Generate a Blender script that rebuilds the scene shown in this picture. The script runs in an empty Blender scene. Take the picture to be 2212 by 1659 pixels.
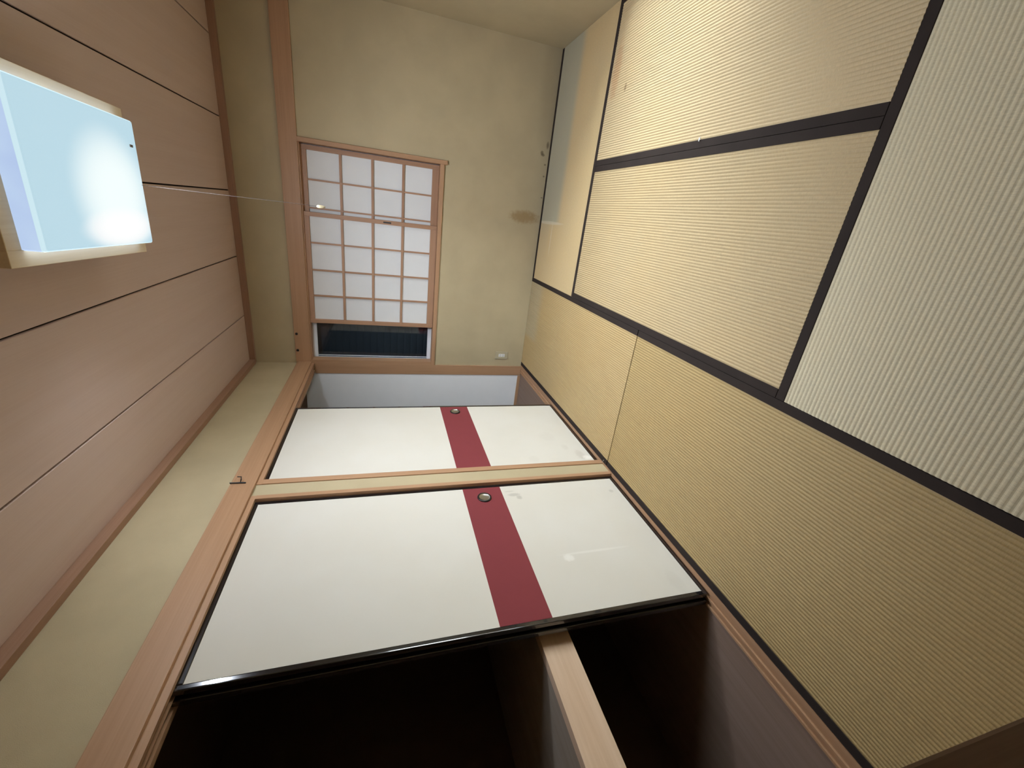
import bpy, bmesh, math, random
from mathutils import Matrix, Vector
random.seed(4)

# ------------------------------------------------------------------ camera, world, exposure
SC = bpy.context.scene
COL = SC.collection
cam_data = bpy.data.cameras.new('camera')
cam = bpy.data.objects.new('camera', cam_data)
COL.objects.link(cam)
cam_data.sensor_fit = 'HORIZONTAL'
cam_data.sensor_width = 36.0
cam_data.lens = 886.456 / 2212 * 36.0
cam_data.clip_start = 0.005
# rows: image right, image down, view direction, in room axes (x right, y to the window wall, z up)
RW = ((0.11791620, -0.27428588, -0.95439144),
      (-0.92211425, -0.38690805, -0.00273346),
      (-0.36851198, 0.88038027, -0.29854564))
M3 = Matrix((RW[0], [-v for v in RW[1]], [-v for v in RW[2]])).transposed()
cam.matrix_world = Matrix.Translation((1.300, -3.556, 1.270)) @ M3.to_4x4()
SC.camera = cam

W = bpy.data.worlds.new('world'); SC.world = W; W.use_nodes = True
nt = W.node_tree; nt.nodes.clear()
bg = nt.nodes.new('ShaderNodeBackground')                      # bright overcast sky
bg.inputs['Color'].default_value = (1.0, .985, .96, 1); bg.inputs['Strength'].default_value = 30.0
out = nt.nodes.new('ShaderNodeOutputWorld')
nt.links.new(bg.outputs[0], out.inputs[0])

vs = SC.view_settings
vs.view_transform = 'Standard'; vs.look = 'None'; vs.gamma = 1.0; vs.use_curve_mapping = False
vs.exposure = 0.0
SC.cycles.use_denoising = True
SC.cycles.max_bounces = 10; SC.cycles.diffuse_bounces = 6
SC.cycles.sample_clamp_indirect = 6.0
LAMP_POWER = 138.0
SIDE = .38
LAMP_COL = (.90, .97, 1.08)

# ------------------------------------------------------------------ helpers
WORLD_LOC = {}

def finish(name, bm, mat, parent=None, smooth=False, origin=None):
    """link a bmesh (room coordinates) as one object; its origin is its parent's, or its own base"""
    if origin is None:
        if parent is not None:
            origin = WORLD_LOC[parent.name]
        else:
            xs = [v.co for v in bm.verts]
            lo = Vector([min(v[i] for v in xs) for i in range(3)]); hi = Vector([max(v[i] for v in xs) for i in range(3)])
            origin = Vector(((lo.x + hi.x) / 2, (lo.y + hi.y) / 2, lo.z))
    origin = Vector(origin)
    bmesh.ops.translate(bm, verts=bm.verts, vec=-origin)
    bmesh.ops.recalc_face_normals(bm, faces=bm.faces)
    me = bpy.data.meshes.new(name); bm.to_mesh(me); bm.free()
    if smooth:
        for p in me.polygons: p.use_smooth = True
    if mat: me.materials.append(mat)
    o = bpy.data.objects.new(name, me); COL.objects.link(o)
    if parent is not None:
        o.parent = parent; o.location = origin - WORLD_LOC[parent.name]
    else:
        o.location = origin
    WORLD_LOC[o.name] = origin
    return o

def add_box(bm, x0, x1, y0, y1, z0, z1, bevel=0.0, seg=2):
    x0, x1 = min(x0, x1), max(x0, x1); y0, y1 = min(y0, y1), max(y0, y1); z0, z1 = min(z0, z1), max(z0, z1)
    g = bmesh.ops.create_cube(bm, size=1.0)
    vs_ = g['verts']
    for v in vs_:
        v.co = Vector((x0 + (v.co.x + .5) * (x1 - x0), y0 + (v.co.y + .5) * (y1 - y0), z0 + (v.co.z + .5) * (z1 - z0)))
    if bevel > 0:
        es = list({e for v in vs_ for e in v.link_edges})
        bmesh.ops.bevel(bm, geom=es, offset=bevel, segments=seg, affect='EDGES', profile=0.6)
    return bm

def box(name, x0, x1, y0, y1, z0, z1, mat, parent=None, bevel=0.0, seg=2):
    return finish(name, add_box(bmesh.new(), x0, x1, y0, y1, z0, z1, bevel, seg), mat, parent)

def boxes(name, lst, mat, parent=None, bevel=0.0):
    bm = bmesh.new()
    for b in lst: add_box(bm, *b, bevel)
    return finish(name, bm, mat, parent)

def prism_y(name, pts, y0, y1, mat, parent=None):
    """profile pts in (x, z), extruded along y"""
    bm = bmesh.new()
    a = [bm.verts.new((p[0], y0, p[1])) for p in pts]; b = [bm.verts.new((p[0], y1, p[1])) for p in pts]
    n = len(pts)
    for i in range(n): bm.faces.new((a[i], a[(i + 1) % n], b[(i + 1) % n], b[i]))
    bm.faces.new(a); bm.faces.new(list(reversed(b)))
    return finish(name, bm, mat, parent)

def empty(name, loc, parent=None):
    o = bpy.data.objects.new(name, None); o.empty_display_size = .05; COL.objects.link(o)
    o.location = loc; WORLD_LOC[o.name] = Vector(loc)
    return o

def tag(o, label, cat, kind=None, group=None):
    o['label'] = label; o['category'] = cat
    if kind: o['kind'] = kind
    if group: o['group'] = group
    return o

def struct(o, label, cat): return tag(o, label, cat, kind='structure')

def tube(bm, pts, r, seg=8):
    rings = []
    for i, p in enumerate(pts):
        p = Vector(p)
        d = (Vector(pts[min(i + 1, len(pts) - 1)]) - Vector(pts[max(i - 1, 0)])).normalized()
        u = d.orthogonal().normalized(); w = d.cross(u)
        rr = r[i] if isinstance(r, (list, tuple)) else r
        rings.append([bm.verts.new(p + (u * math.cos(2 * math.pi * k / seg) + w * math.sin(2 * math.pi * k / seg)) * rr) for k in range(seg)])
    for a, b in zip(rings, rings[1:]):
        for k in range(seg): bm.faces.new((a[k], a[(k + 1) % seg], b[(k + 1) % seg], b[k]))
    bm.faces.new(list(reversed(rings[0]))); bm.faces.new(rings[-1])
    return bm

def lathe_x(bm, c, prof, seg=28):
    """profile of (radius, offset along +x) about the x axis through c"""
    rings = []
    for r, h in prof:
        if r < 1e-6: rings.append([bm.verts.new((c[0] + h, c[1], c[2]))])
        else: rings.append([bm.verts.new((c[0] + h, c[1] + r * math.cos(2 * math.pi * k / seg), c[2] + r * math.sin(2 * math.pi * k / seg))) for k in range(seg)])
    for a, b in zip(rings, rings[1:]):
        for k in range(seg):
            k2 = (k + 1) % seg
            if len(a) == 1: bm.faces.new((a[0], b[k2], b[k]))
            elif len(b) == 1: bm.faces.new((a[k], a[k2], b[0]))
            else: bm.faces.new((a[k], a[k2], b[k2], b[k]))
    return bm

# ------------------------------------------------------------------ materials
class N:
    """small node-graph helper"""
    def __init__(self, name):
        self.m = bpy.data.materials.new(name); self.m.use_nodes = True
        self.t = self.m.node_tree; self.t.nodes.clear()
        self.o = self.t.nodes.new('ShaderNodeOutputMaterial')
    def n(self, typ, **kw):
        x = self.t.nodes.new(typ)
        for k, v in kw.items(): setattr(x, k, v)
        return x
    def l(self, a, b): self.t.links.new(a, b)
    def pos(self):
        if not hasattr(self, '_p'): self._p = self.n('ShaderNodeNewGeometry').outputs['Position']
        return self._p
    def sep(self):
        if not hasattr(self, '_s'):
            self._s = self.n('ShaderNodeSeparateXYZ'); self.l(self.pos(), self._s.inputs[0])
        return self._s.outputs
    def mapping(self, scale, loc=(0, 0, 0)):
        x = self.n('ShaderNodeMapping'); x.inputs['Scale'].default_value = scale; x.inputs['Location'].default_value = loc
        self.l(self.pos(), x.inputs['Vector']); return x.outputs[0]
    def noise(self, vec, scale=1.0, detail=3, rough=.55):
        x = self.n('ShaderNodeTexNoise'); x.inputs['Scale'].default_value = scale; x.inputs['Detail'].default_value = detail
        x.inputs['Roughness'].default_value = rough; self.l(vec, x.inputs['Vector']); return x.outputs['Fac']
    def math(self, op, a, b=None, c=None, clamp=False):
        x = self.n('ShaderNodeMath', operation=op); x.use_clamp = clamp
        for i, v in enumerate((a, b, c)):
            if v is None: continue
            if isinstance(v, (int, float)): x.inputs[i].default_value = v
            else: self.l(v, x.inputs[i])
        return x.outputs[0]
    def ramp(self, v, lo, hi, a=0.0, b=1.0):
        x = self.n('ShaderNodeMapRange'); x.interpolation_type = 'SMOOTHSTEP'
        self.l(v, x.inputs['Value'])
        x.inputs['From Min'].default_value = lo; x.inputs['From Max'].default_value = hi
        x.inputs['To Min'].default_value = a; x.inputs['To Max'].default_value = b
        return x.outputs[0]
    def mix(self, fac, a, b, mode='MIX'):
        x = self.n('ShaderNodeMix', data_type='RGBA', blend_type=mode)
        for i, v in ((0, fac), (6, a), (7, b)):
            if isinstance(v, (int, float)): x.inputs[i].default_value = v
            elif isinstance(v, tuple): x.inputs[i].default_value = (*v, 1) if len(v) == 3 else v
            else: self.l(v, x.inputs[i])
        return x.outputs[2]
    def bump(self, h, strength, dist):
        x = self.n('ShaderNodeBump'); x.inputs['Strength'].default_value = strength; x.inputs['Distance'].default_value = dist
        self.l(h, x.inputs['Height']); return x.outputs[0]
    def spot(self, axes, c, r, soft=.5, wob=0.0):
        """soft elliptical mask in room coordinates; axes e.g. 'xy'"""
        s = self.sep(); ix = {'x': 0, 'y': 1, 'z': 2}
        acc = None
        for a, cc, rr in zip(axes, c, r):
            d = self.math('MULTIPLY', self.math('SUBTRACT', s[ix[a]], cc), 1.0 / rr)
            d = self.math('MULTIPLY', d, d)
            acc = d if acc is None else self.math('ADD', acc, d)
        if wob:
            k = 1.6 / min(r); nz = self.noise(self.mapping((k, k, k)), 1.0, 4, .65)
            acc = self.math('ADD', acc, self.math('MULTIPLY', self.math('SUBTRACT', nz, .5), wob))
        return self.ramp(acc, 1.0 - soft, 1.0 + soft, 1.0, 0.0)
    def principled(self, col, rough, normal=None, spec=.5, metal=0.0, coat=0.0, coat_r=.05):
        b = self.n('ShaderNodeBsdfPrincipled')
        if isinstance(col, tuple): b.inputs['Base Color'].default_value = (*col, 1)
        else: self.l(col, b.inputs['Base Color'])
        if isinstance(rough, (int, float)): b.inputs['Roughness'].default_value = rough
        else: self.l(rough, b.inputs['Roughness'])
        b.inputs['Specular IOR Level'].default_value = spec; b.inputs['Metallic'].default_value = metal
        b.inputs['Coat Weight'].default_value = coat; b.inputs['Coat Roughness'].default_value = coat_r
        if normal is not None: self.l(normal, b.inputs['Normal'])
        self.l(b.outputs[0], self.o.inputs[0]); return b

def m_plain(name, col, rough=.5, spec=.5, metal=0.0, coat=0.0, coat_r=.05, var=.06):
    g = N(name)
    nz = g.noise(g.mapping((9, 9, 9)), 1.0, 3)
    c = g.mix(g.math('MULTIPLY', nz, 1.0), tuple(v * (1 - var) for v in col), tuple(min(1, v * (1 + var)) for v in col))
    g.principled(c, rough, None, spec, metal, coat, coat_r); return g.m

def m_wood(name, light, dark, axis, rough=.5, fine=160, spec=.35, bump=.15):
    g = N(name)
    s = [fine, fine, fine]; s[axis] = 3.0
    s2 = [26, 26, 26]; s2[axis] = .9
    n1 = g.noise(g.mapping(tuple(s)), 1.0, 3, .6); n2 = g.noise(g.mapping(tuple(s2)), 1.0, 3, .5)
    f = g.math('ADD', g.math('MULTIPLY', n1, .5), g.math('MULTIPLY', n2, .6))
    c = g.mix(g.ramp(f, .32, .80), light, dark)
    g.principled(c, rough, g.bump(n1, bump, .0008), spec); return g.m

def m_plaster(name, col, stains=None):
    g = N(name)
    n1 = g.noise(g.mapping((3.1, 3.1, 3.1)), 1.0, 4); n2 = g.noise(g.mapping((420, 420, 420)), 1.0, 2, .7)
    c = g.mix(g.ramp(n1, .3, .7), tuple(v * .95 for v in col), tuple(v * 1.04 for v in col))
    c = g.mix(g.math('MULTIPLY', g.ramp(n2, .45, .75), .14), c, tuple(v * .70 for v in col))
    if stains: c = stains(g, c)
    g.principled(c, .92, g.bump(n2, .5, .0016), .15); return g.m

PLASTER = (.46, .385, .245)
def far_stains(g, c):
    c = g.mix(g.math('MULTIPLY', g.spot('xz', (1.335, .145), (.045, .115), .9, 2.6), .62), c, (.26, .155, .05))
    for x, z, rx, rz in ((1.885, .02, .024, .010), (1.826, .060, .014, .012), (1.812, .050, .010, .014), (1.745, .022, .006, .008), (1.66, .02, .006, .007), (1.50, .014, .004, .009)):
        c = g.mix(g.math('MULTIPLY', g.spot('xz', (x, z), (rx, rz), .9, 2.4), .65), c, (.07, .05, .03))
    c = g.mix(g.math('MULTIPLY', g.spot('xz', (2.40, .02), (.55, .10), .9, .8), .22), c, (.22, .17, .10))
    return c
MAT_WALL_FAR = m_plaster('plaster_far', PLASTER, far_stains)
MAT_WALL = m_plaster('plaster', PLASTER)
WL, WD = (.43, .258, .148), (.365, .206, .112)
MAT_WX = m_wood('cedar_x', WL, WD, 0); MAT_WY = m_wood('cedar_y', WL, WD, 1); MAT_WZ = m_wood('cedar_z', WL, WD, 2)
ML, MD = (.35, .205, .135), (.29, .165, .10)
MAT_MX = m_wood('moulding_x', ML, MD, 0); MAT_MY = m_wood('moulding_y', ML, MD, 1)
MAT_SHOJI_X = m_wood('screen_wood_x', (.40, .236, .146), (.335, .186, .11), 0)
MAT_SHOJI_Z = m_wood('screen_wood_z', (.40, .236, .146), (.335, .186, .11), 2)
MAT_DARKWOOD = m_wood('door_jamb_wood', (.20, .115, .06), (.12, .065, .032), 2)
MAT_CEIL = m_wood('ceiling_veneer', (.60, .47, .41), (.565, .43, .365), 1, .55, 190, .3, .03)
MAT_CLOSET = m_wood('closet_board', (.26, .185, .145), (.22, .15, .11), 1, .7)
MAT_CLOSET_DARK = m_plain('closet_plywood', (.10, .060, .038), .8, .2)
MAT_CLOSET_WHITE = m_plain('closet_white_lining', (.80, .81, .82), .8, .2, var=.03)
MAT_GAP = m_plain('dark_gap', (.02, .014, .01), .9, .1)
MAT_LACQUER = m_plain('black_lacquer', (.006, .006, .008), .12, .5, coat=1.0, coat_r=.04)
MAT_HERI = m_plain('dark_cloth_edging', (.030, .022, .019), .85, .2, var=.25)
MAT_RED = m_plain('dark_red_paper', (.205, .042, .047), .85, .15, var=.04)
MAT_SHOJI_PAPER = m_plain('shoji_paper', (.72, .73, .73), .9, .1, var=.03)
MAT_ALU = m_plain('white_aluminium', (.80, .84, .90), .4, .5)
MAT_BLACK_METAL = m_plain('black_metal', (.015, .013, .012), .45, .5)
MAT_BRASS_DARK = m_plain('dark_bronze', (.035, .030, .028), .35, .5, metal=.6)
MAT_CUP = m_plain('brushed_steel', (.55, .54, .50), .28, .5, metal=1.0)
MAT_PLATE = m_plain('beige_plastic', (.44, .385, .26), .45, .4)
MAT_SOCKET = m_plain('white_plastic', (.75, .75, .74), .4, .4)
MAT_SLOT = m_plain('socket_slot', (.05, .05, .05), .6, .3)
MAT_SHUTTER = m_plain('grey_shutter_metal', (.10, .115, .13), .6, .3)
MAT_LAMPWOOD = m_wood('lamp_pine', (.82, .68, .46), (.74, .58, .36), 1, .5, 120)
MAT_KNOB = m_plain('cream_plastic', (.50, .42, .26), .4, .4)
MAT_CORD = m_plain('grey_cord', (.045, .038, .035), .8, .2)
MAT_LAMPBASE = m_plain('lamp_backing', (.18, .16, .14), .7, .3)
MAT_CONCRETE = m_plain('concrete', (.40, .39, .37), .9, .2)
MAT_FLUFF = m_plain('white_lint', (.85, .85, .85), .9, .1)
MAT_HALL = m_plain('hall_wall', (.30, .25, .18), .9, .1)

def m_fusuma():
    g = N('cream_paper')
    n1 = g.noise(g.mapping((2.2, 2.2, 2.2)), 1.0, 3); n2 = g.noise(g.mapping((600, 600, 600)), 1.0, 2)
    c = g.mix(g.ramp(n1, .3, .7), (.62, .59, .515), (.64, .615, .55))
    def mk(c, yz, r, amt, col, wob=2.0): return g.mix(g.math('MULTIPLY', g.spot('yz', yz, r, .9, wob), amt), c, col)
    # scuffs of the far panel, low down
    for yz, r, a in (((-1.565, .085), (.05, .025), .20), ((-1.60, .075), (.012, .016), .4), ((-1.47, .15), (.03, .02), .10), ((-1.33, .22), (.05, .05), .06), ((-1.585, .40), (.03, .03), .06)):
        c = mk(c, yz, r, a, (.30, .25, .19))
    c = mk(c, (-1.60, .055), (.02, .03), .6, (.88, .85, .78))
    # scuffs and the pale patch of the near panel
    for yz, r, a in (((-1.905, .622), (.012, .03), .5), ((-1.93, .60), (.014, .014), .55), ((-1.875, .64), (.006, .025), .3), ((-1.94, .07), (.012, .012), .4), ((-2.55, .10), (.05, .03), .10)):
        c = mk(c, yz, r, a, (.36, .34, .29))
    c = mk(c, (-2.355, .505), (.018, .022), .45, (.86, .84, .78), 1.6)
    c = mk(c, (-2.335, .37), (.006, .15), .25, (.86, .84, .78), 1.0)
    g.principled(c, .8, g.bump(n2, .15, .0006), .2); return g.m
MAT_FUSUMA = m_fusuma()

def m_tatami(name, col, axis, extra=None):
    """axis = direction of the ridges; the rushes run across them"""
    g = N(name)
    s = [9.0, 9.0, 1.0]; s[axis] = 520.0; s[1 - axis] = 75.0
    n1 = g.noise(g.mapping(tuple(s)), 1.0, 2, .6)
    s2 = [70.0, 70.0, 70.0]; s2[axis] = 75.0
    n2 = g.noise(g.mapping(tuple(s2)), 1.0, 3); n3 = g.noise(g.mapping((2.3, 2.3, 2.3)), 1.0, 3)
    c = g.mix(g.ramp(n1, .25, .75), tuple(v * .88 for v in col), tuple(min(1, v * 1.08) for v in col))
    c = g.mix(g.math('MULTIPLY', g.ramp(n2, .5, .8), .22), c, tuple(v * .72 for v in col))
    c = g.mix(g.math('MULTIPLY', g.ramp(n3, .35, .7), .20), c, (col[0] * 1.08, col[1] * .98, col[2] * .80))
    if extra: c = extra(g, c)
    g.principled(c, g.ramp(n1, .2, .8, .50, .62), g.bump(n1, .25, .0008), .35); return g.m

def win_patch(g, c):
    # paler grey-green rectangle where furniture kept the light off the rushes
    s = g.sep()
    m = g.math('MULTIPLY', g.ramp(s[1], -.46, -.34), g.ramp(s[0], 1.30, 1.33))
    m2 = g.math('MULTIPLY', g.ramp(s[1], -.30, -.20), g.ramp(s[0], .95, 1.33))
    c = g.mix(g.math('MULTIPLY', m, .80), c, (.33, .33, .255))
    c = g.mix(g.math('MULTIPLY', m2, .35), c, (.36, .335, .25))
    c = g.mix(g.math('MULTIPLY', g.spot('xy', (1.315, -.22), (.012, .26), .6, .6), .55), c, (.62, .58, .45))
    c = g.mix(g.math('MULTIPLY', g.spot('xy', (1.20, -.30), (.13, .012), .8, .6), .35), c, (.60, .55, .42))
    return c
def b2_stain(g, c):
    c = g.mix(g.math('MULTIPLY', g.spot('xy', (2.16, -.955), (.14, .040), .8, 2.2), .38), c, (.40, .17, .075))
    c = g.mix(g.math('MULTIPLY', g.spot('xy', (2.052, -1.095), (.020, .010), .8, 1.5), .8), c, (.20, .12, .06))
    c = g.mix(g.math('MULTIPLY', g.spot('xy', (2.24, -1.72), (.022, .012), .8, 1.5), .6), c, (.26, .16, .08))
    return c
def a1_patch(g, c):
    s = g.sep()
    m = g.math('MULTIPLY', g.ramp(s[1], -.36, -.20), g.ramp(s[0], .30, .36))
    c = g.mix(g.math('MULTIPLY', m, .5), c, (.40, .37, .27))
    return c
TA = (.46, .34, .168)
MAT_A1 = m_tatami('rush_a1', TA, 1, a1_patch); MAT_A2 = m_tatami('rush_a2', (.41, .30, .137), 1)
MAT_S = m_tatami('rush_s', (.53, .405, .225), 0, win_patch)
MAT_B1 = m_tatami('rush_b1', (.47, .365, .208), 1); MAT_B2 = m_tatami('rush_b2', (.53, .415, .245), 1, b2_stain)
MAT_C = m_tatami('rush_c', (.64, .575, .405), 0)

def m_glass():
    g = N('window_glass')
    t = g.n('ShaderNodeBsdfTransparent'); t.inputs[0].default_value = (.80, .84, .86, 1)
    gl = g.n('ShaderNodeBsdfGlossy'); gl.inputs['Roughness'].default_value = .02
    fr = g.n('ShaderNodeFresnel'); fr.inputs[0].default_value = 1.5
    mx = g.n('ShaderNodeMixShader')
    g.l(fr.outputs[0], mx.inputs[0]); g.l(t.outputs[0], mx.inputs[1]); g.l(gl.outputs[0], mx.inputs[2]); g.l(mx.outputs[0], g.o.inputs[0])
    return g.m
MAT_GLASS = m_glass()

def m_lampcover():
    """milk acrylic lit from inside by tubes on its left half"""
    g = N('lit_milk_acrylic')
    s = g.sep()
    hot = g.spot('xy', (1.225, -1.80), (.155, .17), .95)
    hot2 = g.spot('xy', (1.125, -1.80), (.05, .17), .95)
    side = g.ramp(s[2], 2.104, 2.106); rim = g.math('MULTIPLY', g.ramp(s[2], 2.0955, 2.0965), g.ramp(s[2], 2.104, 2.106, 1.0, 0.0))
    c = g.mix(hot, (.49, .70, .80), (.90, 1.0, 1.0)); c = g.mix(hot2, c, (1.0, 1.0, 1.0))
    c = g.mix(side, c, g.mix(g.noise(g.mapping((7, 7, 7)), 1.0, 2), (.36, .47, .80), (.60, .76, .92))); c = g.mix(g.math('MULTIPLY', rim, .8), c, (.66, .86, .93))
    e = g.n('ShaderNodeEmission'); g.l(c, e.inputs[0]); nx = g.n('ShaderNodeSeparateXYZ'); g.l(g.n('ShaderNodeNewGeometry').outputs['True Normal'], nx.inputs[0])
    g.l(g.math('ADD', g.math('MULTIPLY', g.math('POWER', g.math('ABSOLUTE', nx.outputs[0]), 8.0), 2.6), .97), e.inputs[1])
    d = g.n('ShaderNodeBsdfPrincipled'); d.inputs['Base Color'].default_value = (.02, .02, .02, 1); d.inputs['Roughness'].default_value = .4
    a = g.n('ShaderNodeAddShader'); g.l(e.outputs[0], a.inputs[0]); g.l(d.outputs[0], a.inputs[1]); g.l(a.outputs[0], g.o.inputs[0])
    return g.m
MAT_ACRYLIC = m_lampcover()

# ------------------------------------------------------------------ the room shell
XR, YN, ZC = 2.52, -3.4925, 2.29        # right wall, near wall, ceiling
struct(box('floor', -1.0, XR + .15, YN - .13, .15, -.16, -.056, MAT_CLOSET), 'bare subfloor under the straw mats', 'floor')

# ceiling: six veneer boards with open dark joints
ceil = box('ceiling', -.12, XR + .15, YN - .13, .15, ZC + .012, ZC + .06, MAT_GAP)
struct(ceil, 'low ceiling of wide pinkish brown wood boards', 'ceiling')
jx = [-.02, .384, .822, 1.260, 1.697, 2.132, XR + .02]
for a, b in zip(jx, jx[1:]):
    box('plank', a + .0035, b - .0035, YN - .02, .02, ZC, ZC + .0125, MAT_CEIL, ceil, bevel=.002, seg=1)

# window wall with its opening
WX0, WX1, WZ0, WZ1 = .0, 1.632, .835, 1.848
struct(boxes('wall_far', [(WX1, XR + .15, 0, .14, -.06, ZC + .02), (-.02, WX1, 0, .14, -.06, WZ0), (-.02, WX1, 0, .14, WZ1, ZC + .02), (-.95, -.02, 0.004, .14, -.06, ZC + .02)], MAT_WALL_FAR),
       'olive plaster wall with the paper screened window', 'wall')
# closet wall: frieze over the closet and the narrow pier between its two bays
struct(boxes('wall_left', [(-.10, 0, YN - .13, .0, 1.853, ZC + .02), (-.10, 0, -1.787, -1.700, -.05, 1.853)], MAT_WALL),
       'olive plaster frieze and pier of the closet wall', 'wall')
# right wall with the opening for an added low window
OY0, OY1, OZ, OS = -1.95, -1.00, 1.25, .03
struct(boxes('wall_right', [(XR, XR + .14, OY1, .14, -.06, ZC + .02), (XR, XR + .14, YN - .13, OY0, -.06, ZC + .02), (XR, XR + .14, OY0, OY1, OZ, ZC + .02), (XR, XR + .14, OY0, OY1, -.06, OS)], MAT_WALL),
       'olive plaster wall opposite the closets', 'wall')
# near wall with the doorway the view is taken from
DX0, DX1 = .974, 1.76
struct(boxes('wall_near', [(-1.0, DX0 - .05, YN - .11, YN, -.06, ZC + .02), (DX1 + .05, XR + .14, YN - .11, YN, -.06, ZC + .02), (DX0 - .05, DX1 + .05, YN - .11, YN, 1.86, ZC + .02)], MAT_WALL),
       'plaster wall around the open doorway', 'wall')
door = empty('door_1', (1.37, YN - .05, 0)); struct(door, 'dark brown wooden doorway frame in the near wall', 'door frame')
box('jamb', DX0 - .05, DX0, YN - .115, YN + .0125, -.04, 1.86, MAT_DARKWOOD, door, .003)
box('jamb', DX1, DX1 + .05, YN - .115, YN + .0125, -.04, 1.86, MAT_DARKWOOD, door, .003)
box('head', DX0 - .05, DX1 + .05, YN - .115, YN + .0125, 1.82, 1.86, MAT_DARKWOOD, door, .003)
box('sill', DX0, DX1, YN - .115, YN - .002, -.05, .004, MAT_DARKWOOD, door, .002)
# short hall behind the doorway
struct(box('floor_hall', .2, 2.5, -5.0, YN - .11, -.06, .0, MAT_CLOSET), 'brown hall floor beyond the doorway', 'floor')
struct(boxes('wall_hall', [(.2, .25, -5.0, YN - .11, 0, 2.3), (2.45, 2.5, -5.0, YN - .11, 0, 2.3), (.2, 2.5, -5.05, -5.0, 0, 2.3)], MAT_HALL), 'plain hall walls beyond the doorway', 'wall')
struct(box('ceiling_hall', .2, 2.5, -5.05, YN - .11, 2.3, 2.35, MAT_HALL), 'plain hall ceiling beyond the doorway', 'ceiling')

# long trims
ZN0, ZN1 = 1.844, 1.952
struct(box('trim_1', .0, XR, -.017, .0, ZN0, ZN1 + .006, MAT_WX, bevel=.003), 'red brown picture rail across the window wall', 'rail')
struct(box('trim_2', .0, .017, YN, .0, ZN0, ZN1 - .004, MAT_WY, bevel=.003), 'red brown picture rail above the closets', 'rail')
struct(box('trim_3', XR - .017, XR, YN, -.017, ZN0, ZN1, MAT_WY, bevel=.003), 'red brown picture rail on the wall facing the closets', 'rail')
struct(box('trim_4', .0, XR, -.032, .0, 2.250, ZC, MAT_MX, bevel=.002), 'wooden ceiling moulding along the window wall', 'moulding')
struct(box('trim_5', .0, .032, YN, -.032, 2.246, ZC, MAT_MY, bevel=.002), 'wooden ceiling moulding above the closets', 'moulding')
struct(box('trim_6', XR - .032, XR, YN, -.032, 2.248, ZC, MAT_MY, bevel=.002), 'wooden ceiling moulding on the wall facing the closets', 'moulding')

# ------------------------------------------------------------------ closet
# grooved head track and sill, each bay its own length of wood
KPROF = [(0.004, 1.853), (0.004, 1.822), (-.011, 1.822), (-.011, 1.837), (-.036, 1.837), (-.036, 1.824), (-.040, 1.824), (-.040, 1.837), (-.064, 1.837), (-.064, 1.824), (-.085, 1.824), (-.085, 1.853)]
SPROF = [(.012, -.05), (.012, .001), (-.008, .001), (-.009, -.005), (-.029, -.005), (-.030, .002), (-.037, .002), (-.038, -.005), (-.057, -.005), (-.058, .002), (-.066, .002), (-.067, -.05)]
struct(prism_y('trim_7', KPROF, -1.700, -.000, MAT_WY), 'grooved wooden head track of the far closet bay', 'track')
struct(prism_y('trim_8', KPROF, YN, -1.787, MAT_WY), 'grooved wooden head track of the open closet bay', 'track')
struct(prism_y('trim_9', SPROF, YN, -.002, MAT_WY), 'grooved wooden floor sill along the closets', 'sill')
struct(box('trim_10', -.090, .0, -.012, .004, -.002, 1.822, MAT_WZ, bevel=.001), 'brown corner post between closet and window wall', 'post')
struct(box('trim_11', -.10, .006, -1.700, -1.664, .0, 1.822, MAT_WZ, bevel=.0015), 'light wooden jamb on the far side of the pier', 'jamb')
struct(box('trim_12', -.10, .006, -1.812, -1.787, .0, 1.822, MAT_WZ, bevel=.0015), 'light wooden jamb on the open side of the pier', 'jamb')

CXB = -.88
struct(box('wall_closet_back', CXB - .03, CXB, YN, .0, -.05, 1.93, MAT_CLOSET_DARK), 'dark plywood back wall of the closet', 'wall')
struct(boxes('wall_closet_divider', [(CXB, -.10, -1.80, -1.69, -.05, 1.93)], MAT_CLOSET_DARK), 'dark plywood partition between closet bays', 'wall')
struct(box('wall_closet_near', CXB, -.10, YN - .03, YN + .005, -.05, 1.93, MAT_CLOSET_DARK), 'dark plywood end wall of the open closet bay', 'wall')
wcf = struct(box('wall_closet_far', CXB, -.09, -.006, .004, -.05, 1.93, MAT_CLOSET_WHITE), 'whitish lined end wall inside the far closet', 'wall')
struct(box('baseboard_closet', CXB, -.095, -.012, -.006, -.004, .022, MAT_WX), 'thin wooden skirting in the far closet', 'baseboard')
struct(box('floor_closet', CXB, -.067, YN, .0, -.05, -.004, MAT_CLOSET), 'brown wooden closet floor', 'floor')
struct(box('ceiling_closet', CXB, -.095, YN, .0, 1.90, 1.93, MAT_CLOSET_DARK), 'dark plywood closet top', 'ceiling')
sh = empty('closet_shelf', (-.45, -2.65, .60)); tag(sh, 'wooden middle shelf with a thick front beam in the open closet bay', 'shelf')
box('front_beam', -.135, -.098, YN + .006, -1.801, .607, .724, m_wood('beam_wood', (.66, .49, .35), (.55, .38, .25), 1, .65, 60), sh, .002)
box('shelf_board', CXB + .001, -.136, YN + .006, -1.801, .706, .722, m_wood('shelf_plywood', (.34, .29, .235), (.28, .23, .18), 1, .75), sh)

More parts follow.
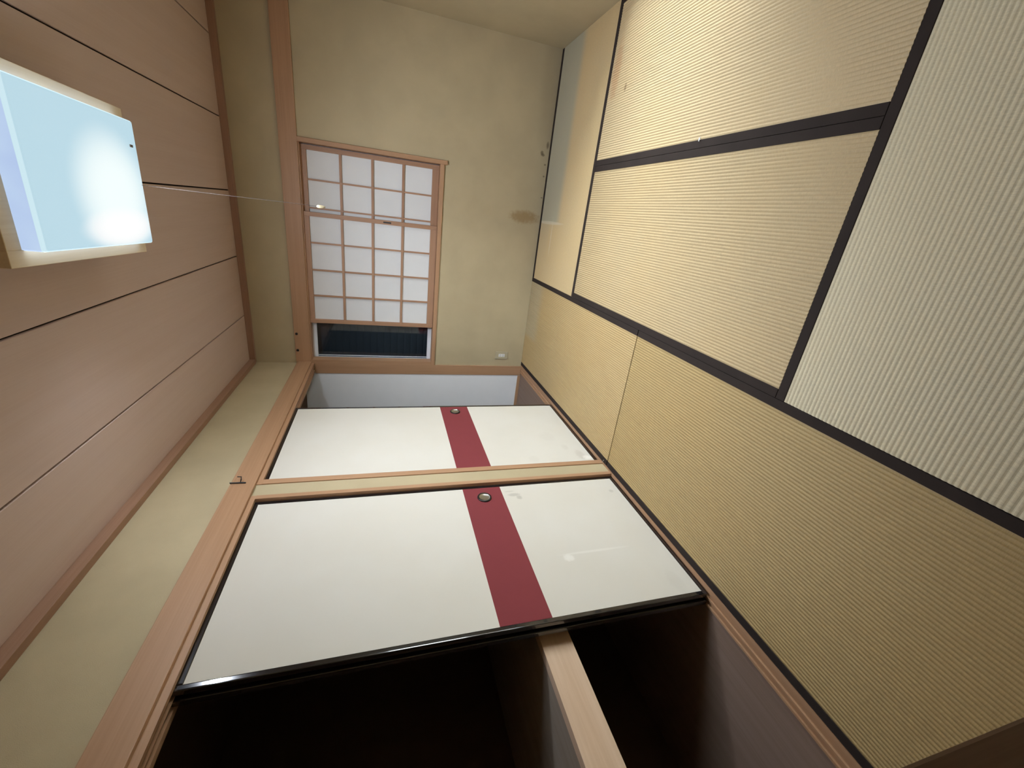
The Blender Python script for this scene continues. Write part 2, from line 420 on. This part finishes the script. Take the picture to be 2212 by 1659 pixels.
# sliding doors
def fusuma(y0, y1, xf, label, pulls=True):
    t = empty('sliding_door', (xf - .01, (y0 + y1) / 2, .0025)); tag(t, label, 'sliding door', group='closet sliding doors')
    a, b, xb, fw = min(y0, y1), max(y0, y1), xf - .022, .0185
    box('paper_panel', xb + .002, xf - .0022, a + fw - .002, b - fw + .002, .018, 1.808, MAT_FUSUMA, t)
    box('red_band', xf - .0030, xf - .0016, a + fw, b - fw, .682, .880, MAT_RED, t)
    box('frame_stile', xb, xf, a, a + fw, .0025, 1.834, MAT_LACQUER, t, .004, 3)
    box('frame_stile', xb, xf, b - fw, b, .0025, 1.834, MAT_LACQUER, t, .004, 3)
    box('frame_rail', xb + .001, xf - .0005, a + fw, b - fw, .0025, .021, MAT_LACQUER, t, .003, 3)
    box('frame_rail', xb + .001, xf - .0005, a + fw, b - fw, 1.806, 1.834, MAT_LACQUER, t, .003, 3)
    if pulls:
        c = (xf - .0018, b - .098, .781)
        pull = finish('finger_pull', lathe_x(bmesh.new(), c, [(.0355, 0), (.0362, .0030), (.0350, .0058), (.0310, .0070), (.0276, .0064), (.0264, .0030)]), MAT_BRASS_DARK, t, True)
        finish('pull_cup', lathe_x(bmesh.new(), c, [(.0274, .0064), (.0264, .0044), (.0245, .0026), (.0200, .0013), (.010, .0008), (0, .0007)]), MAT_CUP, pull, True)
    return t
fusuma(-1.665, -.838, -.012, 'cream sliding door with dark red band beside the white lined closet gap')
fusuma(-2.631, -1.8125, -.012, 'cream sliding door with dark red band beside the dark open shelf bay')
fusuma(-2.640, -1.8125, -.041, 'rear sliding door showing only its black edge behind the front one at the shelf bay', False)

# ------------------------------------------------------------------ window
win = empty('window_1', (.82, 0, .8)); struct(win, 'wood cased window with white metal sash behind paper screens', 'window')
box('casing_stile', WX1 - .004, 1.657, -.018, .10, .808, 1.846, MAT_WZ, win, .002)
box('casing_stile', .0, .030, -.012, .075, .86, 1.846, MAT_WZ, win, .0015)
box('casing_sill', .0, WX1 - .004, -.016, .14, .830, .861, MAT_WX, win, .002)
box('casing_head', .0, WX1 - .004, -.0, .12, 1.838, 1.850, MAT_WX, win)
box('sash_stile', -.005, .025, .085, .115, .86, 1.838, MAT_ALU, win, .002)
box('sash_stile', .80, .835, .085, .115, .86, 1.838, MAT_ALU, win, .002)
box('sash_stile', 1.60, 1.632, .085, .115, .86, 1.838, MAT_ALU, win, .002)
box('sash_rail', .025, 1.60, .086, .114, .858, .893, MAT_ALU, win, .002)
box('sash_rail', .025, 1.60, .086, .114, 1.803, 1.838, MAT_ALU, win, .002)
box('sash_bead', .034, .040, .099, .112, .893, 1.803, MAT_ALU, win, .001)
box('pane', .025, .80, .100, .104, .893, 1.803, MAT_GLASS, win)
box('pane', .835, 1.60, .100, .104, .893, 1.803, MAT_GLASS, win)

def shoji(x0, x1, yf, vbars, label, pull=None):
    """screen with its room side at y = yf; parts: stiles, rails, lattice bars, paper panes"""
    z0, z1, d = .862, 1.840, .026
    t = empty('paper_screen', ((x0 + x1) / 2, yf + d / 2, z0)); tag(t, label, 'paper screen', group='sliding paper window screens')
    st = .031
    box('stile', x0, x0 + st, yf, yf + d, z0, z1, MAT_SHOJI_Z, t, .0015)
    box('stile', x1 - st, x1, yf, yf + d, z0, z1, MAT_SHOJI_Z, t, .0015)
    box('rail', x0 + st, x1 - st, yf + .001, yf + d - .001, z0, z0 + .050, MAT_SHOJI_X, t, .0015)
    box('rail', x0 + st, x1 - st, yf + .001, yf + d - .001, z1 - .037, z1, MAT_SHOJI_X, t, .0015)
    hz = [1.578, 1.355, 1.130]
    for v in vbars: box('lattice_bar', v - .006, v + .006, yf + .005, yf + .019, z0 + .050, z1 - .037, MAT_SHOJI_Z, t)
    for h in hz: box('lattice_bar', x0 + st, x1 - st, yf + .0045, yf + .0185, h - .0085, h + .0085, MAT_SHOJI_X, t)
    xs = [x0 + st] + sorted(vbars) + [x1 - st]; zs = [z0 + .050] + sorted(hz) + [z1 - .037]
    for a, b in zip(xs, xs[1:]):
        for c, e in zip(zs, zs[1:]):
            box('paper_pane', a, b, yf + .0192, yf + .0200, c, e, MAT_SHOJI_PAPER, t)
    if pull: box('finger_pull', x1 - .021, x1 - .010, yf - .0008, yf + .004, pull[0], pull[1], MAT_BLACK_METAL, t)
    return t
shoji(.338, 1.181, .022, (.560, .760, .962), 'paper screen with a small black finger slot beside the bare glass', (1.217, 1.276))
shoji(.790, 1.622, .052, (1.005, 1.208, 1.400), 'paper screen partly behind the slotted one, at the far jamb')

shut = empty('rain_shutter', (.8, .22, .78)); tag(shut, 'dark grey slatted rain shutter outside the bare glass', 'shutter')
z = .80
while z < 1.92:
    bm = bmesh.new()
    pr = [(.200, z), (.197, z + .012), (.1963, z + .029), (.197, z + .046), (.200, z + .0584), (.212, z + .0584), (.212, z)]
    a = [bm.verts.new((-.15, p[0], p[1])) for p in pr]; b = [bm.verts.new((1.80, p[0], p[1])) for p in pr]
    for i in range(len(pr)): bm.faces.new((a[i], a[(i + 1) % len(pr)], b[(i + 1) % len(pr)], b[i]))
    bm.faces.new(a); bm.faces.new(list(reversed(b)))
    finish('slat', bm, MAT_SHUTTER, shut)
    z += .058
box('guide_rail', -.19, -.14, .1405, .225, .78, 1.93, MAT_SHUTTER, shut)
box('guide_rail', 1.79, 1.84, .1405, .225, .78, 1.93, MAT_SHUTTER, shut)
box('header_box', -.19, 1.84, .1405, .235, 1.93, 2.05, MAT_SHUTTER, shut)
box('bottom_bar', -.15, 1.80, .1405, .216, .77, .80, MAT_SHUTTER, shut)

# ------------------------------------------------------------------ unseen low window, added so daylight brightens the mats by the right wall
bd = empty('window_added', (XR + .07, (OY0 + OY1) / 2, OS)); struct(bd, 'added aluminium floor level window in the right wall', 'window')
box('jamb', XR + .002, XR + .13, OY0, OY0 + .03, OS, OZ, MAT_ALU, bd, .002)
box('jamb', XR + .002, XR + .13, OY1 - .03, OY1, OS, OZ, MAT_ALU, bd, .002)
box('head', XR + .002, XR + .13, OY0 + .03, OY1 - .03, OZ - .03, OZ, MAT_ALU, bd, .002)
box('sill', XR + .002, XR + .13, OY0 + .03, OY1 - .03, OS, OS + .02, MAT_ALU, bd, .002)
box('pane', XR + .07, XR + .074, OY0 + .03, OY1 - .03, OS + .02, OZ - .03, MAT_GLASS, bd)
struct(box('floor_balcony', XR + .14, 4.0, -4.2, 1.0, -.2, -.05, MAT_CONCRETE), 'bare concrete balcony floor outside the added low window', 'floor')
struct(box('wall_balcony', 3.88, 4.0, -4.2, 1.0, -.05, .30, MAT_CONCRETE), 'low concrete balcony kerb outside the added low window', 'wall')

# ------------------------------------------------------------------ straw mats
HERI, PITCH = .031, .0124
def tatami(x0, x1, y0, y1, axis, mat, label):
    """axis: 1 = long side and ridges along y, 0 = along x"""
    g = .0012
    x0 += g; x1 -= g; y0 += g; y1 -= g
    t = empty('straw_mat', ((x0 + x1) / 2, (y0 + y1) / 2, -.055)); tag(t, label, 'floor mat', group='straw floor mats')
    a0, a1 = (x0, x1) if axis == 1 else (y0, y1)      # across the ridges
    b0, b1 = (y0, y1) if axis == 1 else (x0, x1)      # along the ridges
    prof = [(a0, -.055), (a0, -.0016)]
    n = int((a1 - a0 - 2 * HERI) / PITCH); p = (a1 - a0 - 2 * HERI) / n
    sub = 6
    for i in range(n * sub + 1):
        u = i / sub
        prof.append((a0 + HERI + u * p, -.0004 - .0017 * (abs(math.cos(math.pi * u)) ** 3)))
    prof += [(a1, -.0016), (a1, -.055)]
    bm = bmesh.new()
    def vv(a, b, z): return bm.verts.new((a, b, z) if axis == 1 else (b, a, z))
    r0 = [vv(a, b0, z) for a, z in prof]; r1 = [vv(a, b1, z) for a, z in prof]
    m = len(prof)
    for i in range(m): bm.faces.new((r0[i], r0[(i + 1) % m], r1[(i + 1) % m], r1[i]))
    bm.faces.new(r0); bm.faces.new(list(reversed(r1)))
    finish('woven_rush', bm, mat, t)
    for s0, s1 in ((a0 - .0004, a0 + HERI), (a1 - HERI, a1 + .0004)):
        if axis == 1: box('cloth_edge', s0, s1, b0 - .0003, b1 + .0003, -.054, .0008, MAT_HERI, t, .0007, 1)
        else: box('cloth_edge', b0 - .0003, b1 + .0003, s0, s1, -.054, .0008, MAT_HERI, t, .0007, 1)
    return t
tatami(.013, .848, -1.7405, -.001, 1, MAT_A1, 'golden straw mat in the corner of closet and window wall')
tatami(.013, .848, YN, -1.7445, 1, MAT_A2, 'golden straw mat along the dark open closet bay')
tatami(.848, XR, -.895, -.001, 0, MAT_S, 'straw mat with a grey green faded patch along the window wall')
tatami(.848, 1.673, -2.592, -.895, 1, MAT_B1, 'straw mat in the middle of the room, walled in by others')
tatami(1.673, XR, -2.592, -.895, 1, MAT_B2, 'pale straw mat with a reddish stain by the added low side window')
tatami(.848, XR, YN, -2.592, 0, MAT_C, 'greyish straw mat with coarse ridges at the doorway')

# ------------------------------------------------------------------ ceiling lamp
LC = (1.270, -1.893)
lamp = empty('ceiling_lamp', (LC[0], LC[1], 2.095)); tag(lamp, 'lit milky ceiling lamp with a pale wooden frame', 'lamp')
def lampbox(name, hx, hy, z0, z1, mat, parent=lamp, bevel=0.0, seg=3, cx=0, cy=0):
    return box(name, LC[0] + cx - hx, LC[0] + cx + hx, LC[1] + cy - hy, LC[1] + cy + hy, z0, z1, mat, parent, bevel, seg)
cover = lampbox('acrylic_cover', .198, .273, 2.095, 2.150, MAT_ACRYLIC, bevel=.009)
for sx in (-1, 1): lampbox('frame_bar', .021, .322, 2.142, 2.166, MAT_LAMPWOOD, bevel=.002, cx=sx * .2165)
for sy in (-1, 1): lampbox('frame_bar', .1955, .024, 2.142, 2.166, MAT_LAMPWOOD, bevel=.002, cy=sy * .298)
lampbox('backing_plate', .20, .29, 2.166, 2.186, MAT_LAMPBASE)
lampbox('ceiling_mount', .12, .17, 2.186, 2.2895, MAT_LAMPBASE)
lampbox('latch', .004, .008, 2.0925, 2.096, MAT_LAMPBASE, cx=.118, cy=.236)
cord = finish('pull_cord', tube(bmesh.new(), [(1.268, -1.632, 2.096), (1.268, -1.632, 1.80), (1.269, -1.633, 1.60), (1.268, -1.634, 1.524)], .0006, 6), MAT_CORD, lamp)
finish('pull_knob', tube(bmesh.new(), [(1.268, -1.634, z_) for z_ in (1.526, 1.522, 1.512, 1.500, 1.494)], [.002, .0055, .0062, .0050, .0015], 12), MAT_KNOB, cord, True)
lamp.rotation_euler.z = math.radians(2.0)
# added spots just under the cover give the lamp's light; the stronger ones lie towards closet and window
cells = [(i, j) for i in (-.165, -.06, .06, .165) for j in (-.22, -.0, .22)]
wi = {-.165: 1.3, -.06: 1.2, .06: .85, .165: .65}; wj = {-.22: .7, 0.0: 1.1, .22: 1.2}
for i, j in cells:
    ld = bpy.data.lights.new('lamp_light', 'SPOT'); ld.energy = LAMP_POWER / 12 * wi[i] * wj[j]; ld.color = LAMP_COL
    ld.spot_size = math.radians(164); ld.spot_blend = 1.0; ld.shadow_soft_size = .05
    lo = bpy.data.objects.new('lamp_light', ld); COL.objects.link(lo); lo.parent = lamp; lo.location = (i, j, -.012); lo.rotation_euler = (math.radians(21), 0, 0)
# added spots for the cover's side glow, aimed to brighten walls and ceiling: direction, place, strength, downward tilt, cone
for d, p, w, tilt, cone in (((-1, 0), (-.203, .04), 2.05, .80, 140), ((1, 0), (.203, .05), 1.0, .45, 140), ((0, -1), (0, -.278), .45, .80, 140), ((0, 1), (.02, .278), 1.9, 1.4, 100)):
    ld = bpy.data.lights.new('lamp_side_light', 'SPOT'); ld.energy = LAMP_POWER * SIDE * w / 3.6; ld.color = LAMP_COL
    ld.spot_size = math.radians(cone); ld.spot_blend = 1.0; ld.shadow_soft_size = .03
    lo = bpy.data.objects.new('lamp_side_light', ld); COL.objects.link(lo); lo.parent = lamp
    lo.location = (p[0], p[1], -.002)
    lo.rotation_euler = Vector((d[0], d[1], -tilt)).normalized().to_track_quat('-Z', 'Y').to_euler()

# ------------------------------------------------------------------ small things
ot = empty('power_outlet', (.107, 0, .147)); tag(ot, 'beige wall plate with white power sockets low on the window wall', 'outlet')
box('wall_plate', .070, .144, -.007, 0, .147, .265, MAT_PLATE, ot, .003)
ins = box('socket_insert', .0925, .1215, -.0095, -.006, .176, .236, MAT_SOCKET, ot, .002)
for zc in (.192, .220):
    for dx in (-.006, .006): box('slot', .107 + dx - .001, .107 + dx + .001, -.0099, -.009, zc - .006, zc + .006, MAT_SLOT, ins)

bm = bmesh.new()
tube(bm, [(.016, -1.700, 1.945), (.021, -1.700, 1.949), (.021, -1.701, 1.930), (.021, -1.702, 1.900), (.020, -1.703, 1.884)], .0035, 8)
tube(bm, [(.021, -1.702, 1.906), (.034, -1.694, 1.904), (.040, -1.682, 1.906), (.040, -1.680, 1.922)], .0026, 8)
tag(finish('wall_hook', bm, MAT_BLACK_METAL), 'black wire hook on the picture rail above the closet pier', 'hook')
for x, lb in ((.117, 'small black nail in the picture rail close to the room corner'), (.255, 'small black nail in the picture rail above the screens, further from the corner')):
    nl = finish('nail', tube(bmesh.new(), [(x, -.0165, 1.936), (x, -.030, 1.938), (x, -.0305, 1.938), (x, -.034, 1.938)], [.0028, .0028, .0105, .0095], 10), MAT_BLACK_METAL)
    tag(nl, lb, 'nail', group='nails in the picture rail')
bm = bmesh.new()
tube(bm, [(.030, -1.706, .0012), (.028, -1.708, .006), (.024, -1.712, .011), (.018, -1.716, .014)], [.0035, .003, .002, .001], 7)
tag(finish('bent_staple', bm, MAT_CUP), 'tiny bent metal bit on the mat edge beside the pier', 'staple')
bm = bmesh.new()
for k in range(7):
    a = random.uniform(0, 6.28); r = random.uniform(.006, .014)
    p = Vector((1.705, -1.853, .0028))
    tube(bm, [p, p + Vector((math.cos(a) * r * .5, math.sin(a) * r * .5, .003)), p + Vector((math.cos(a) * r, math.sin(a) * r, .001))], [.0022, .0016, .0006], 5)
tag(finish('lint', bm, MAT_FLUFF), 'small white piece of lint on the dark mat edging', 'lint')
